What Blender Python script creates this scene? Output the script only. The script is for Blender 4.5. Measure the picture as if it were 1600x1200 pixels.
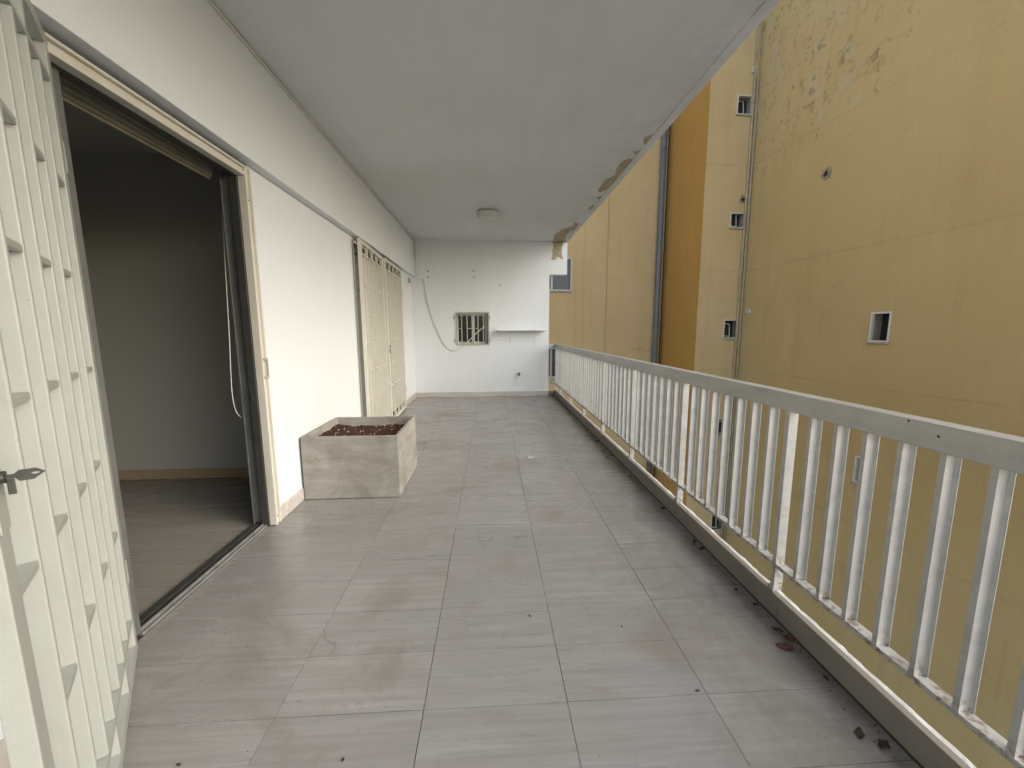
import bpy, bmesh, math, random
from mathutils import Vector, Matrix, noise as mnoise
R = math.radians
random.seed(7)
for o in list(bpy.data.objects): bpy.data.objects.remove(o)
sc = bpy.context.scene
COL = sc.collection

# ------------------------------------------------------------------ camera
F = 612.0                       # focal length in pixels of the 1600 px wide photograph
VX, VY = 766.0, 516.0           # vanishing point of the balcony's length
CAMZ = 1.30
y3 = 600 + (F * F + (VX - 800) * 21) / 84.0
ax_y = Vector((VX - 800, VY - 600, F)).normalized()
ax_z = -Vector((21, y3 - 600, F)).normalized()
ax_x = ax_y.cross(ax_z)
if ax_x.x < 0: ax_x = -ax_x
M = Matrix((ax_x, ax_y, ax_z))  # rows: world axes in lens coordinates
def ray(px, py): return M @ Vector((px - 800, py - 600, F))
def onX(px, py, x):
    r = ray(px, py); return Vector((0, 0, CAMZ)) + r * (x / r.x)
def onY(px, py, y):
    r = ray(px, py); return Vector((0, 0, CAMZ)) + r * (y / r.y)
def onZ(px, py, z):
    r = ray(px, py); return Vector((0, 0, CAMZ)) + r * ((z - CAMZ) / r.z)
cam = bpy.data.cameras.new('camera'); camo = bpy.data.objects.new('camera', cam); COL.objects.link(camo)
cx, cy, cz = M.col[0], -M.col[1], -M.col[2]
camo.matrix_world = Matrix(((cx.x, cy.x, cz.x, 0), (cx.y, cy.y, cz.y, 0), (cx.z, cy.z, cz.z, CAMZ), (0, 0, 0, 1)))
cam.sensor_width = 36.0; cam.lens = 36.0 * F / 1600.0
cam.clip_start = 0.02; cam.clip_end = 2000
sc.camera = camo

# ------------------------------------------------------------------ sky, sun, exposure
SUN = Vector((0.78, -0.36, 0.50)).normalized()      # towards the brightest part of the overcast sky
w = bpy.data.worlds.new('World'); sc.world = w; w.use_nodes = True
nt = w.node_tree; nt.nodes.clear()
sky = nt.nodes.new('ShaderNodeTexSky'); sky.sky_type = 'NISHITA'; sky.sun_disc = False
sky.sun_elevation = math.asin(SUN.z); sky.sun_rotation = math.atan2(SUN.x, SUN.y)
sky.air_density = 1.0; sky.dust_density = 3.0; sky.ozone_density = 1.0
hs = nt.nodes.new('ShaderNodeHueSaturation'); hs.inputs['Saturation'].default_value = 0.85
bg = nt.nodes.new('ShaderNodeBackground'); bg.inputs[1].default_value = 0.15
wo = nt.nodes.new('ShaderNodeOutputWorld')
nt.links.new(sky.outputs[0], hs.inputs['Color']); tn = nt.nodes.new('ShaderNodeMix'); tn.data_type = 'RGBA'; tn.blend_type = 'MULTIPLY'; tn.inputs[0].default_value = 1.0; tn.inputs[7].default_value = (0.975, 1.0, 0.995, 1)   # grey-green cast of the overcast
nt.links.new(hs.outputs[0], tn.inputs[6]); nt.links.new(tn.outputs[2], bg.inputs[0]); nt.links.new(bg.outputs[0], wo.inputs[0])
sl = bpy.data.lights.new('sun', 'SUN'); sl.energy = 0.6; sl.angle = R(60); sl.color = (1.0, 0.985, 0.955)
so = bpy.data.objects.new('sun', sl); COL.objects.link(so)
so.rotation_euler = SUN.to_track_quat('Z', 'Y').to_euler(); so.location = (3, -6, 12)
sc.view_settings.view_transform = 'Standard'; sc.view_settings.look = 'None'
sc.view_settings.gamma = 1.0; sc.view_settings.use_curve_mapping = False
sc.view_settings.exposure = 1.3
sc.cycles.max_bounces = 10; sc.cycles.diffuse_bounces = 6

# ------------------------------------------------------------------ helpers: objects
def tag(o, label=None, cat=None, group=None, kind=None):
    if label: o['label'] = label
    if cat: o['category'] = cat
    if group: o['group'] = group
    if kind: o['kind'] = kind
    return o
def empty(name, loc=(0, 0, 0), rz=0.0, parent=None):
    o = bpy.data.objects.new(name, None); COL.objects.link(o)
    o.location = loc; o.rotation_euler = (0, 0, rz); o.empty_display_size = 0.1
    if parent: o.parent = parent
    return o
class MB:
    def __init__(s): s.v = []; s.f = []
    def quad(s, a, b, c, d):
        n = len(s.v); s.v += [tuple(a), tuple(b), tuple(c), tuple(d)]; s.f.append((n, n+1, n+2, n+3)); return s
    def poly(s, pts):
        n = len(s.v); s.v += [tuple(p) for p in pts]; s.f.append(tuple(range(n, n+len(pts)))); return s
    def box(s, x0, x1, y0, y1, z0, z1):
        n = len(s.v)
        s.v += [(x0,y0,z0),(x1,y0,z0),(x1,y1,z0),(x0,y1,z0),(x0,y0,z1),(x1,y0,z1),(x1,y1,z1),(x0,y1,z1)]
        for q in ((3,2,1,0),(4,5,6,7),(0,1,5,4),(1,2,6,5),(2,3,7,6),(3,0,4,7)): s.f.append(tuple(n+i for i in q))
        return s
    def prism(s, pts, z0, z1):                       # outline in XY (counter-clockwise), extruded in Z
        n = len(s.v); k = len(pts)
        s.v += [(p[0], p[1], z0) for p in pts] + [(p[0], p[1], z1) for p in pts]
        s.f.append(tuple(n+i for i in reversed(range(k)))); s.f.append(tuple(n+k+i for i in range(k)))
        for i in range(k): j = (i+1) % k; s.f.append((n+i, n+j, n+k+j, n+k+i))
        return s
    def extr(s, pts, d):                              # planar outline extruded along vector d
        n = len(s.v); k = len(pts); d = Vector(d)
        s.v += [tuple(p) for p in pts] + [tuple(Vector(p)+d) for p in pts]
        s.f.append(tuple(n+i for i in range(k))); s.f.append(tuple(n+k+i for i in reversed(range(k))))
        for i in range(k): j = (i+1) % k; s.f.append((n+i, n+k+i, n+k+j, n+j))
        return s
    def tube(s, pts, r, k=8, cap=True):
        pts = [Vector(p) for p in pts]; n0 = len(s.v)
        for i, p in enumerate(pts):
            t = (pts[min(i+1, len(pts)-1)] - pts[max(i-1, 0)]).normalized()
            a = t.orthogonal().normalized() if i == 0 else (pa - t * pa.dot(t)).normalized()
            pa = a; b = t.cross(a)
            for j in range(k):
                an = 2*math.pi*j/k; s.v.append(tuple(p + (a*math.cos(an) + b*math.sin(an)) * r))
        for i in range(len(pts)-1):
            for j in range(k):
                j2 = (j+1) % k
                s.f.append((n0+i*k+j, n0+i*k+j2, n0+(i+1)*k+j2, n0+(i+1)*k+j))
        if cap:
            s.f.append(tuple(n0+j for j in reversed(range(k)))); e = n0+(len(pts)-1)*k
            s.f.append(tuple(e+j for j in range(k)))
        return s
    def mesh(s, name, m, smooth=False):
        me = bpy.data.meshes.new(name); me.from_pydata(s.v, [], s.f); me.update()
        bm = bmesh.new(); bm.from_mesh(me); bmesh.ops.recalc_face_normals(bm, faces=bm.faces); bm.to_mesh(me); bm.free()
        me.materials.append(m)
        if smooth:
            for p in me.polygons: p.use_smooth = True
        return me
    def build(s, name, m, parent=None, bevel=0.0, smooth=False, loc=None, seg=2):
        return link(name, s.mesh(name, m, smooth), parent, bevel, loc, seg)
def link(name, me, parent=None, bevel=0.0, loc=None, seg=2):
    o = bpy.data.objects.new(name, me); COL.objects.link(o)
    if parent: o.parent = parent
    if loc is not None: o.location = loc
    if bevel:
        b = o.modifiers.new('bevel', 'BEVEL'); b.width = bevel; b.segments = seg; b.limit_method = 'ANGLE'; b.angle_limit = R(40)
    return o
def catmull(P, n=8):
    P = [Vector(p) for p in P]; out = []
    for i in range(len(P)-1):
        a, b, c, d = P[max(i-1,0)], P[i], P[i+1], P[min(i+2, len(P)-1)]
        for k in range(n):
            t = k/n
            out.append(0.5*((2*b)+(c-a)*t+(2*a-5*b+4*c-d)*t*t+(3*b-a-3*c+d)*t*t*t))
    out.append(P[-1]); return out

# ------------------------------------------------------------------ helpers: materials
class NT:
    def __init__(s, name):
        s.m = bpy.data.materials.new(name); s.m.use_nodes = True; s.t = s.m.node_tree
        s.b = s.t.nodes['Principled BSDF']; s._pos = None
    def n(s, ty, **kw):
        x = s.t.nodes.new(ty)
        for k, v in kw.items(): setattr(x, k, v)
        return x
    def l(s, a, b): s.t.links.new(a, b)
    def val(s, sock, v):
        if hasattr(v, 'links') or hasattr(v, 'is_output'): s.l(v, sock)
        else: sock.default_value = v
    def pos(s):
        if not s._pos: s._pos = s.n('ShaderNodeNewGeometry').outputs['Position']
        return s._pos
    def obj(s): return s.n('ShaderNodeTexCoord').outputs['Object']
    def mapping(s, vec, scale=(1,1,1), loc=(0,0,0), rot=(0,0,0)):
        m = s.n('ShaderNodeMapping'); s.l(vec, m.inputs[0]); m.inputs['Scale'].default_value = scale
        m.inputs['Rotation'].default_value = rot
        s.val(m.inputs['Location'], loc); return m.outputs[0]
    def noise(s, vec, scale, detail=4, rough=0.55, dist=0.0):
        x = s.n('ShaderNodeTexNoise'); s.l(vec, x.inputs['Vector']); x.inputs['Scale'].default_value = scale
        x.inputs['Detail'].default_value = detail; x.inputs['Roughness'].default_value = rough; x.inputs['Distortion'].default_value = dist
        return x.outputs['Fac']
    def ramp(s, fac, a, b, c0=0.0, c1=1.0):
        x = s.n('ShaderNodeMapRange'); x.clamp = True; s.l(fac, x.inputs[0])
        x.inputs[1].default_value = a; x.inputs[2].default_value = b; x.inputs[3].default_value = c0; x.inputs[4].default_value = c1
        return x.outputs[0]
    def math(s, op, a, b=0.0):
        x = s.n('ShaderNodeMath', operation=op); s.val(x.inputs[0], a); s.val(x.inputs[1], b); return x.outputs[0]
    def mix(s, fac, a, b, mode='MIX'):
        x = s.n('ShaderNodeMix', data_type='RGBA', blend_type=mode); s.val(x.inputs[0], fac)
        for i, c in ((6, a), (7, b)):
            if isinstance(c, tuple): x.inputs[i].default_value = (*c[:3], 1)
            else: s.l(c, x.inputs[i])
        return x.outputs[2]
    def crack(s, vec, scale, width, lo, hi, amt, dist=0.35):
        nz = s.n('ShaderNodeTexNoise'); s.l(vec, nz.inputs['Vector']); nz.inputs['Scale'].default_value = scale*2.2; nz.inputs['Detail'].default_value = 6
        ad = s.n('ShaderNodeMix', data_type='VECTOR'); ad.inputs[0].default_value = dist; s.l(vec, ad.inputs[4]); s.l(nz.outputs['Color'], ad.inputs[5])
        v = s.n('ShaderNodeTexVoronoi', feature='DISTANCE_TO_EDGE'); s.l(ad.outputs[1], v.inputs['Vector']); v.inputs['Scale'].default_value = scale
        return s.math('MULTIPLY', s.ramp(v.outputs['Distance'], width*0.3, width, amt, 0), s.ramp(s.noise(vec, scale*0.9, 3), lo, hi))
    def sep(s, vec):
        x = s.n('ShaderNodeSeparateXYZ'); s.l(vec, x.inputs[0]); return x.outputs
    def bump(s, h, strength=0.2, dist=0.01):
        x = s.n('ShaderNodeBump'); x.inputs['Strength'].default_value = strength; x.inputs['Distance'].default_value = dist
        s.l(h, x.inputs['Height']); s.l(x.outputs[0], s.b.inputs['Normal']); return s
    def out(s, col=None, rough=None, metal=None, spec=None):
        if col is not None:
            if isinstance(col, tuple): s.b.inputs['Base Color'].default_value = (*col[:3], 1)
            else: s.l(col, s.b.inputs['Base Color'])
        if rough is not None: s.val(s.b.inputs['Roughness'], rough)
        if metal is not None: s.val(s.b.inputs['Metallic'], metal)
        if spec is not None: s.b.inputs['Specular IOR Level'].default_value = spec
        return s.m

def m_paint(name, col, rough=0.6, dirt=(0.55,0.53,0.47), amt=0.25, scale=1.2, grain=220, gs=0.08, gd=0.002, streak=False):
    a = NT(name); p = a.pos()
    v = a.mapping(p, (1,1,0.3)) if streak else p
    d = a.ramp(a.noise(v, scale, 6, 0.65), 0.50, 0.80, 0, amt)
    c = a.mix(d, col, dirt)
    sm = a.ramp(a.noise(p, 9, 3, 0.6), 0.35, 0.7, 0, 0.06)
    c = a.mix(sm, c, tuple(x*0.8 for x in col))
    a.bump(a.noise(p, grain, 3, 0.6), gs, gd)
    return a.out(c, rough)
def m_plain(name, col, rough=0.5, metal=0.0, var=0.12, scale=30, bump=0.0):
    a = NT(name); p = a.obj()
    c = a.mix(a.ramp(a.noise(p, scale, 4, 0.6), 0.35, 0.75, 0, 1), col, tuple(x*(1-var) for x in col))
    if bump: a.bump(a.noise(p, scale*3, 4, 0.6), bump, 0.004)
    return a.out(c, rough, metal)

def m_tile(name, base=(0.290,0.284,0.279), island=False, dirty=True, rough0=0.25):
    a = NT(name); p = a.pos()
    rnd = a.n('ShaderNodeObjectInfo').outputs['Random']
    off = a.n('ShaderNodeCombineXYZ'); a.l(a.math('MULTIPLY', rnd, 37.0), off.inputs[0]); a.l(a.math('MULTIPLY', rnd, 91.0), off.inputs[1])
    q = a.mapping(p, (1,1,1), off.outputs[0])
    fine = a.noise(a.mapping(q, (1.6, 38, 20)), 1.0, 6, 0.62, 0.35)
    broad = a.noise(a.mapping(q, (0.8, 9, 6)), 1.0, 4, 0.6, 0.6)
    hair = a.noise(a.mapping(q, (3.0, 110, 60)), 1.0, 3, 0.6, 0.2)
    c = a.mix(a.ramp(fine, 0.34, 0.68), tuple(x*0.84 for x in base), tuple(x*1.11 for x in base))
    c = a.mix(a.ramp(broad, 0.50, 0.70, 0, 0.55), c, (base[0]*0.84, base[1]*0.81, base[2]*0.77))
    c = a.mix(a.ramp(hair, 0.60, 0.72, 0, 0.22), c, tuple(x*0.6 for x in base))
    c = a.mix(a.ramp(hair, 0.40, 0.30, 0, 0.20), c, tuple(min(1,x*1.35) for x in base))
    c = a.mix(a.math('MULTIPLY', rnd, 0.26), c, tuple(x*0.70 for x in base))
    rough = a.ramp(broad, 0.3, 0.7, rough0, rough0+0.07)
    if dirty:
        s1 = a.noise(a.mapping(p, (1.0, 1.3, 1)), 1.7, 6, 0.68, 0.8)
        c = a.mix(a.ramp(s1, 0.52, 0.64, 0, 0.60), c, (0.205,0.185,0.155))            # dried water stains
        s2 = a.noise(p, 6.0, 5, 0.7, 1.2)
        c = a.mix(a.ramp(s2, 0.60, 0.78, 0, 0.45), c, (0.20,0.18,0.155))
        c = a.mix(a.crack(q, 1.3, 0.006, 0.61, 0.67, 0.36), c, (0.09,0.08,0.07))
        s3 = a.noise(p, 38, 5, 0.75)
        c = a.mix(a.ramp(s3, 0.60, 0.72, 0, 0.30), c, (0.17,0.155,0.135))
        c = a.mix(a.ramp(a.noise(a.mapping(p, (1,1,1), (5,2,0)), 3.1, 6, 0.7), 0.60, 0.72, 0, 0.22), c, (0.44,0.43,0.42))
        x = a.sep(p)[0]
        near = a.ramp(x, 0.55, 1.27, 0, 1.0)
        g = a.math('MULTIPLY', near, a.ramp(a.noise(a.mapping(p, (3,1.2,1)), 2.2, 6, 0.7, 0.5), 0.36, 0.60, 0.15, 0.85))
        c = a.mix(g, c, (0.135,0.125,0.115))                                          # blotchy darkening that grows towards the kerb
        rough = a.math('ADD', rough, a.ramp(s1, 0.50, 0.65, 0, 0.16))
    a.bump(a.math('ADD', a.math('MULTIPLY', fine, 0.6), a.math('MULTIPLY', a.noise(p, 5, 3), 1.4)), 0.045, 0.004)
    return a.out(c, rough)

def m_yellow(name, col, lines=True, patch=False, extra=0.0):
    a = NT(name); p = a.pos()
    x, y, z = a.sep(p)
    c = a.mix(a.ramp(a.noise(p, 0.35, 4, 0.6), 0.35, 0.70, 0, 0.55), col, (col[0]*0.80, col[1]*0.76, col[2]*0.66))
    st = a.noise(a.mapping(p, (1.3, 1.3, 0.16)), 1.6, 6, 0.66)
    c = a.mix(a.ramp(st, 0.52, 0.76, 0, 0.24), c, (col[0]*0.62, col[1]*0.58, col[2]*0.50))
    c = a.mix(a.ramp(a.noise(a.mapping(p, (1,1,0.4), (9,3,1)), 0.9, 6, 0.7), 0.56, 0.74, 0, 0.35), c, (min(1,col[0]*1.18), min(1,col[1]*1.22), min(1,col[2]*1.5)))
    c = a.mix(a.ramp(a.noise(p, 14, 4, 0.7), 0.40, 0.75, 0, 0.16), c, (col[0]*0.7, col[1]*0.66, col[2]*0.55))
    if lines:
        wob = a.math('MULTIPLY', a.math('SUBTRACT', a.noise(p, 1.1, 4), 0.5), 0.10)
        for lz in (0.06, 3.02, 6.02, 9.0, -3.0):
            d = a.math('ABSOLUTE', a.math('SUBTRACT', a.math('ADD', z, wob), lz))
            br = a.ramp(a.noise(p, 1.7, 5, 0.7), 0.30, 0.66, 0.05*lines, 1.0*lines)
            c = a.mix(a.math('MULTIPLY', a.ramp(d, 0.002, 0.034, 1, 0), br), c, (col[0]*0.50, col[1]*0.46, col[2]*0.40))
            c = a.mix(a.math('MULTIPLY', a.ramp(d, 0.0, 0.22, 1, 0), a.ramp(a.noise(p, 0.8, 5, 0.7), 0.48, 0.70, 0, 0.6*lines)), c, (col[0]*0.60, col[1]*0.56, col[2]*0.48))
    if patch:
        # flaking, mouldy plaster high up near the inner corner
        m = a.math('MULTIPLY', a.ramp(z, 3.6, 6.6, 0.0, 1.0), a.ramp(y, 5.6, 9.0, 0.0, 1.0))
        f1 = a.noise(a.mapping(p, (1,1,0.55)), 2.3, 8, 0.72, 0.6)
        th = a.math('ADD', f1, a.math('MULTIPLY', m, 0.14))
        c = a.mix(a.ramp(th, 0.685, 0.72, 0, 0.55), c, (0.50,0.44,0.30))
        f2 = a.noise(a.mapping(p, (1,1,0.7), (4,7,2)), 5.0, 8, 0.75, 0.8)
        th2 = a.math('ADD', f2, a.math('MULTIPLY', m, 0.13))
        c = a.mix(a.ramp(th2, 0.67, 0.76, 0, 0.6), c, (0.14,0.115,0.07))
    c = a.mix(a.ramp(a.noise(p, 48, 5, 0.75), 0.38, 0.70, 0, 0.20), c, (col[0]*0.66, col[1]*0.62, col[2]*0.52))
    rain = a.noise(a.mapping(p, (5, 5, 0.10)), 1.0, 5, 0.65)
    c = a.mix(a.math('MULTIPLY', a.ramp(rain, 0.56, 0.74, 0, 0.34), a.ramp(a.noise(p, 0.5, 3), 0.40, 0.62)), c, (col[0]*0.58, col[1]*0.55, col[2]*0.48))
    c = a.mix(a.crack(p, 0.42, 0.005, 0.52, 0.62, 0.28), c, (col[0]*0.45, col[1]*0.42, col[2]*0.36))
    a.bump(a.math('ADD', a.noise(p, 70, 5, 0.65), a.math('MULTIPLY', a.noise(p, 2.5, 4), 2.4)), 0.40, 0.008)
    return a.out(c, 0.85, spec=0.25)

def m_planter():
    a = NT('planter_stone'); p = a.pos()
    base = (0.32,0.305,0.28)
    f = a.noise(a.mapping(p, (2.2, 2.2, 17)), 1.0, 6, 0.6, 0.6)
    c = a.mix(a.ramp(f, 0.36, 0.68), tuple(x*0.84 for x in base), tuple(x*1.12 for x in base))
    c = a.mix(a.ramp(a.noise(p, 3.6, 6, 0.66, 0.7), 0.42, 0.66, 0, 0.70), c, (0.165,0.145,0.115))
    c = a.mix(a.ramp(a.noise(p, 14, 6, 0.75, 0.6), 0.66, 0.72, 0, 0.5), c, (0.66,0.64,0.60))
    wv = a.noise(a.mapping(p, (6, 6, 40)), 1.0, 3, 0.5, 1.5)
    c = a.mix(a.math('MULTIPLY', a.ramp(wv, 0.70, 0.73), a.ramp(a.noise(p, 5, 2), 0.52, 0.56)), c, (0.85,0.84,0.82))
    a.bump(a.noise(p, 60, 5, 0.65), 0.25, 0.004)
    return a.out(c, 0.62)
def m_soil():
    a = NT('soil'); p = a.pos()
    c = a.mix(a.ramp(a.noise(p, 55, 5, 0.75), 0.35, 0.7), (0.022,0.010,0.006), (0.115,0.045,0.024))
    a.bump(a.noise(p, 110, 5, 0.7), 0.8, 0.02)
    return a.out(c, 0.95)
def m_glass(name, col=(0.03,0.035,0.035), rough=0.06):
    a = NT(name); a.bump(a.noise(a.pos(), 3, 2), 0.02, 0.01); return a.out(col, rough)

def m_rail(name, col, rough, metal):
    a = NT(name); p = a.pos(); rnd = a.n('ShaderNodeObjectInfo').outputs['Random']
    c = a.mix(a.math('MULTIPLY', rnd, 0.35), col, tuple(x*0.80 for x in col))
    c = a.mix(a.ramp(a.noise(a.mapping(p, (6,1.2,6)), 3.0, 6, 0.7), 0.45, 0.72, 0, 0.55), c, tuple(x*0.62 for x in col))
    c = a.mix(a.ramp(a.noise(p, 45, 4, 0.7), 0.62, 0.75, 0, 0.5), c, (0.24,0.20,0.15))
    z = a.sep(p)[2]
    c = a.mix(a.math('MULTIPLY', a.ramp(z, 0.24, 0.31, 1, 0), a.ramp(a.noise(p, 38, 5, 0.7), 0.50, 0.60, 0, 0.7)), c, (0.16,0.10,0.055))   # rust stains at the bar feet
    r = a.ramp(a.noise(p, 8, 4, 0.6), 0.3, 0.7, rough-0.08, rough+0.14)
    a.bump(a.noise(p, 60, 3), 0.06, 0.002)
    return a.out(c, r, metal)
def m_gate(name, col):
    a = NT(name); p = a.pos()
    c = a.mix(a.ramp(a.noise(p, 7, 5, 0.65), 0.40, 0.72, 0, 0.30), col, tuple(x*0.78 for x in col))
    c = a.mix(a.ramp(a.noise(a.mapping(p, (9,9,1.2)), 2.0, 5, 0.65), 0.52, 0.72, 0, 0.28), c, (col[0]*0.72, col[1]*0.66, col[2]*0.56))
    c = a.mix(a.ramp(a.noise(p, 60, 4, 0.7), 0.69, 0.73, 0, 0.75), c, (0.11,0.075,0.05))                       # paint chips
    h = a.math('ADD', a.noise(p, 130, 3), a.math('MULTIPLY', a.noise(p, 22, 3), 1.5))
    a.bump(h, 0.16, 0.003)
    return a.out(c, a.ramp(a.noise(p, 12, 3), 0.3, 0.7, 0.34, 0.52))
def m_ceiling():
    a = NT('ceiling_paint'); p = a.pos(); col = (0.62,0.645,0.66)
    c = a.mix(a.ramp(a.noise(p, 0.7, 6, 0.65), 0.42, 0.70, 0, 0.45), col, (0.53,0.53,0.51))
    c = a.mix(a.ramp(a.noise(a.mapping(p, (2.2,0.35,1)), 2.0, 5, 0.6), 0.46, 0.66, 0, 0.28), c, (0.56,0.56,0.545))   # roller bands
    x = a.sep(p)[0]
    damp = a.math('MULTIPLY', a.ramp(x, 0.9, 1.45, 0, 1), a.ramp(a.noise(p, 2.4, 6, 0.7, 0.5), 0.42, 0.66, 0, 0.55))
    c = a.mix(damp, c, (0.42,0.415,0.385))                                                                        # damp marks by the open edge
    c = a.mix(a.ramp(a.noise(p, 26, 4, 0.7), 0.60, 0.78, 0, 0.25), c, (0.48,0.48,0.46))
    c = a.mix(a.crack(p, 0.55, 0.004, 0.54, 0.62, 0.05), c, (0.30,0.295,0.28))
    h = a.math('ADD', a.math('MULTIPLY', a.noise(p, 1.6, 4), 3.0), a.noise(p, 160, 3, 0.6))
    a.bump(h, 0.22, 0.006)
    return a.out(c, 0.8)

MAT = dict(
    white=m_paint('white_wall_paint', (0.675,0.71,0.745), 0.62, (0.60,0.57,0.50), 0.22, 1.1),
    beam=m_paint('white_beam_paint', (0.675,0.715,0.755), 0.62, (0.56,0.56,0.54), 0.30, 1.3),
    stucco=m_paint('white_stucco', (0.69,0.72,0.75), 0.8, (0.60,0.585,0.53), 0.32, 1.6, 55, 0.85, 0.014, True),
    ceil=m_ceiling(),
    lip=m_paint('ceiling_edge_paint', (0.56,0.555,0.54), 0.75, (0.34,0.33,0.30), 0.6, 2.5),
    plaster=m_plain('bare_plaster', (0.42,0.36,0.23), 0.9, 0, 0.45, 16, 0.5),
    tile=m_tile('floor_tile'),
    skirt=m_tile('skirting_tile', (0.50,0.47,0.44), dirty=False),
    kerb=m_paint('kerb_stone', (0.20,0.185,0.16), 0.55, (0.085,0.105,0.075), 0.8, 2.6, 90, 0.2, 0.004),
    mortar=m_paint('kerb_mortar', (0.66,0.64,0.60), 0.8, (0.30,0.27,0.22), 0.75, 6, 60, 0.6, 0.006),
    grout=m_plain('grout', (0.085,0.075,0.065), 0.9, 0, 0.3, 12),
    alu=m_rail('rail_aluminium', (0.46,0.465,0.455), 0.40, 0.35),
    hrail=m_rail('handrail_aluminium', (0.46,0.46,0.44), 0.38, 0.45),
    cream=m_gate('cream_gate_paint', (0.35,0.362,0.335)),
    cream2=m_gate('yellowed_gate_paint', (0.60,0.58,0.515)),
    dkalu=m_plain('dark_aluminium', (0.075,0.077,0.075), 0.40, 0.4, 0.25, 9),
    gralu=m_plain('grey_aluminium', (0.24,0.25,0.25), 0.36, 0.6, 0.2, 9),
    sill=m_plain('worn_sill_aluminium', (0.36,0.365,0.36), 0.40, 0.5, 0.35, 12),
    seal=m_plain('black_seal', (0.012,0.012,0.012), 0.7),
    room=m_paint('room_wall_paint', (0.47,0.475,0.45), 0.7, (0.45,0.44,0.40), 0.2, 1.0),
    rfloor=m_tile('room_floor_tile', (0.28,0.265,0.24), dirty=False),
    rskirt=m_plain('room_skirting', (0.42,0.33,0.22), 0.5),
    shutter=m_plain('shutter_slat', (0.30,0.275,0.21), 0.5, 0, 0.3, 8),
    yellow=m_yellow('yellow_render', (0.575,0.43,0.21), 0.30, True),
    ylit_bay=m_yellow('yellow_render_lit_bay', (0.70,0.535,0.295), 0.30, False),  # same paint as the side wall, lightened: the bay's brighter light in the colour
    ylit_back=m_yellow('yellow_render_lit_back', (0.70,0.525,0.285), 0.10, False),  # back face likewise: stronger light painted in as a paler yellow
    orange=m_yellow('orange_render', (0.54,0.315,0.09), False, False),
    wtrim=m_plain('white_window_trim', (0.70,0.68,0.62), 0.5, 0, 0.15, 6),
    stone=m_plain('reveal_stone', (0.40,0.375,0.33), 0.8, 0, 0.25, 8),
    glass=m_glass('dark_window_glass'), sglass=m_glass('sky_window_glass', (0.05,0.06,0.075), 0.03),
    gpipe=m_plain('grey_drainpipe', (0.20,0.21,0.215), 0.5, 0.3, 0.3, 3),
    ypipe=m_plain('painted_pipe', (0.50,0.41,0.26), 0.6, 0, 0.3, 5),
    cable=m_plain('white_cable', (0.66,0.63,0.56), 0.5), dcable=m_plain('dark_cable', (0.06,0.04,0.03), 0.6),
    lampglass=m_plain('frosted_lamp_glass', (0.52,0.53,0.50), 0.35, 0, 0.1, 6),
    lampbase=m_plain('lamp_base', (0.30,0.30,0.29), 0.5),
    planter=m_planter(), soil=m_soil(), perlite=m_plain('perlite', (0.72,0.68,0.62), 0.8),
    rust=m_plain('rusty_metal', (0.16,0.05,0.04), 0.7, 0.3, 0.5, 40), key=m_plain('tarnished_steel', (0.13,0.13,0.12), 0.42, 0.85, 0.3, 25),
    leaf=m_plain('dry_leaf', (0.055,0.034,0.020), 0.8, 0, 0.5, 50), rleaf=m_plain('red_dry_leaf', (0.13,0.042,0.025), 0.75, 0, 0.5, 50),
    paper=m_plain('paper', (0.78,0.77,0.74), 0.7), black=m_plain('dark_hole', (0.03,0.028,0.025), 0.9),
    ground=m_paint('courtyard_concrete', (0.25,0.24,0.22), 0.9, (0.13,0.12,0.11), 0.6, 0.5),
    mould=m_plain('crumbled_edge', (0.42,0.36,0.24), 0.9, 0, 0.6, 12, 0.6),
)

# ================================================================== the setting
XW, XB, XR = -1.47, -1.40, 1.275      # wall face, beam face, kerb face
YE, ZC = 7.67, 2.963                  # end wall, ceiling
Y0 = -2.5                             # balcony goes on behind the camera

g = MB().quad((-60,-60,-10),(60,-60,-10),(60,60,-10),(-60,60,-10)).build('ground', MAT['ground']); tag(g, kind='structure')
fl = MB().box(-1.72, 1.335, Y0, 7.95, -0.27, -0.0045).build('balcony_floor', MAT['grout']); tag(fl, kind='structure')
# floor tiles, each an object of its own
xj = [-1.47, -1.253, -0.748, -0.246, 0.256, 0.763, 1.2685]
tmesh = {}
TY = 0.2495; row0 = 1.205 - TY*7
def tile_mesh(wd, ln):
    k = (round(wd, 3), round(ln, 4))
    if k not in tmesh:
        mb = MB(); b = 0.0007; hx, hy = wd/2, ln/2; zt = 0.0
        n = 0
        mb.v += [(-hx,-hy,-0.010),(hx,-hy,-0.010),(hx,hy,-0.010),(-hx,hy,-0.010),
                 (-hx,-hy,zt-b),(hx,-hy,zt-b),(hx,hy,zt-b),(-hx,hy,zt-b),
                 (-hx+b,-hy+b,zt),(hx-b,-hy+b,zt),(hx-b,hy-b,zt),(-hx+b,hy-b,zt)]
        for s_ in (0, 4):
            for i in range(4): j = (i+1) % 4; mb.f.append((s_+i, s_+j, s_+4+j, s_+4+i))
        mb.f.append((8,9,10,11))
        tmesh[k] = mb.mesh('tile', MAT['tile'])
    return tmesh[k]
row = 0
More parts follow.
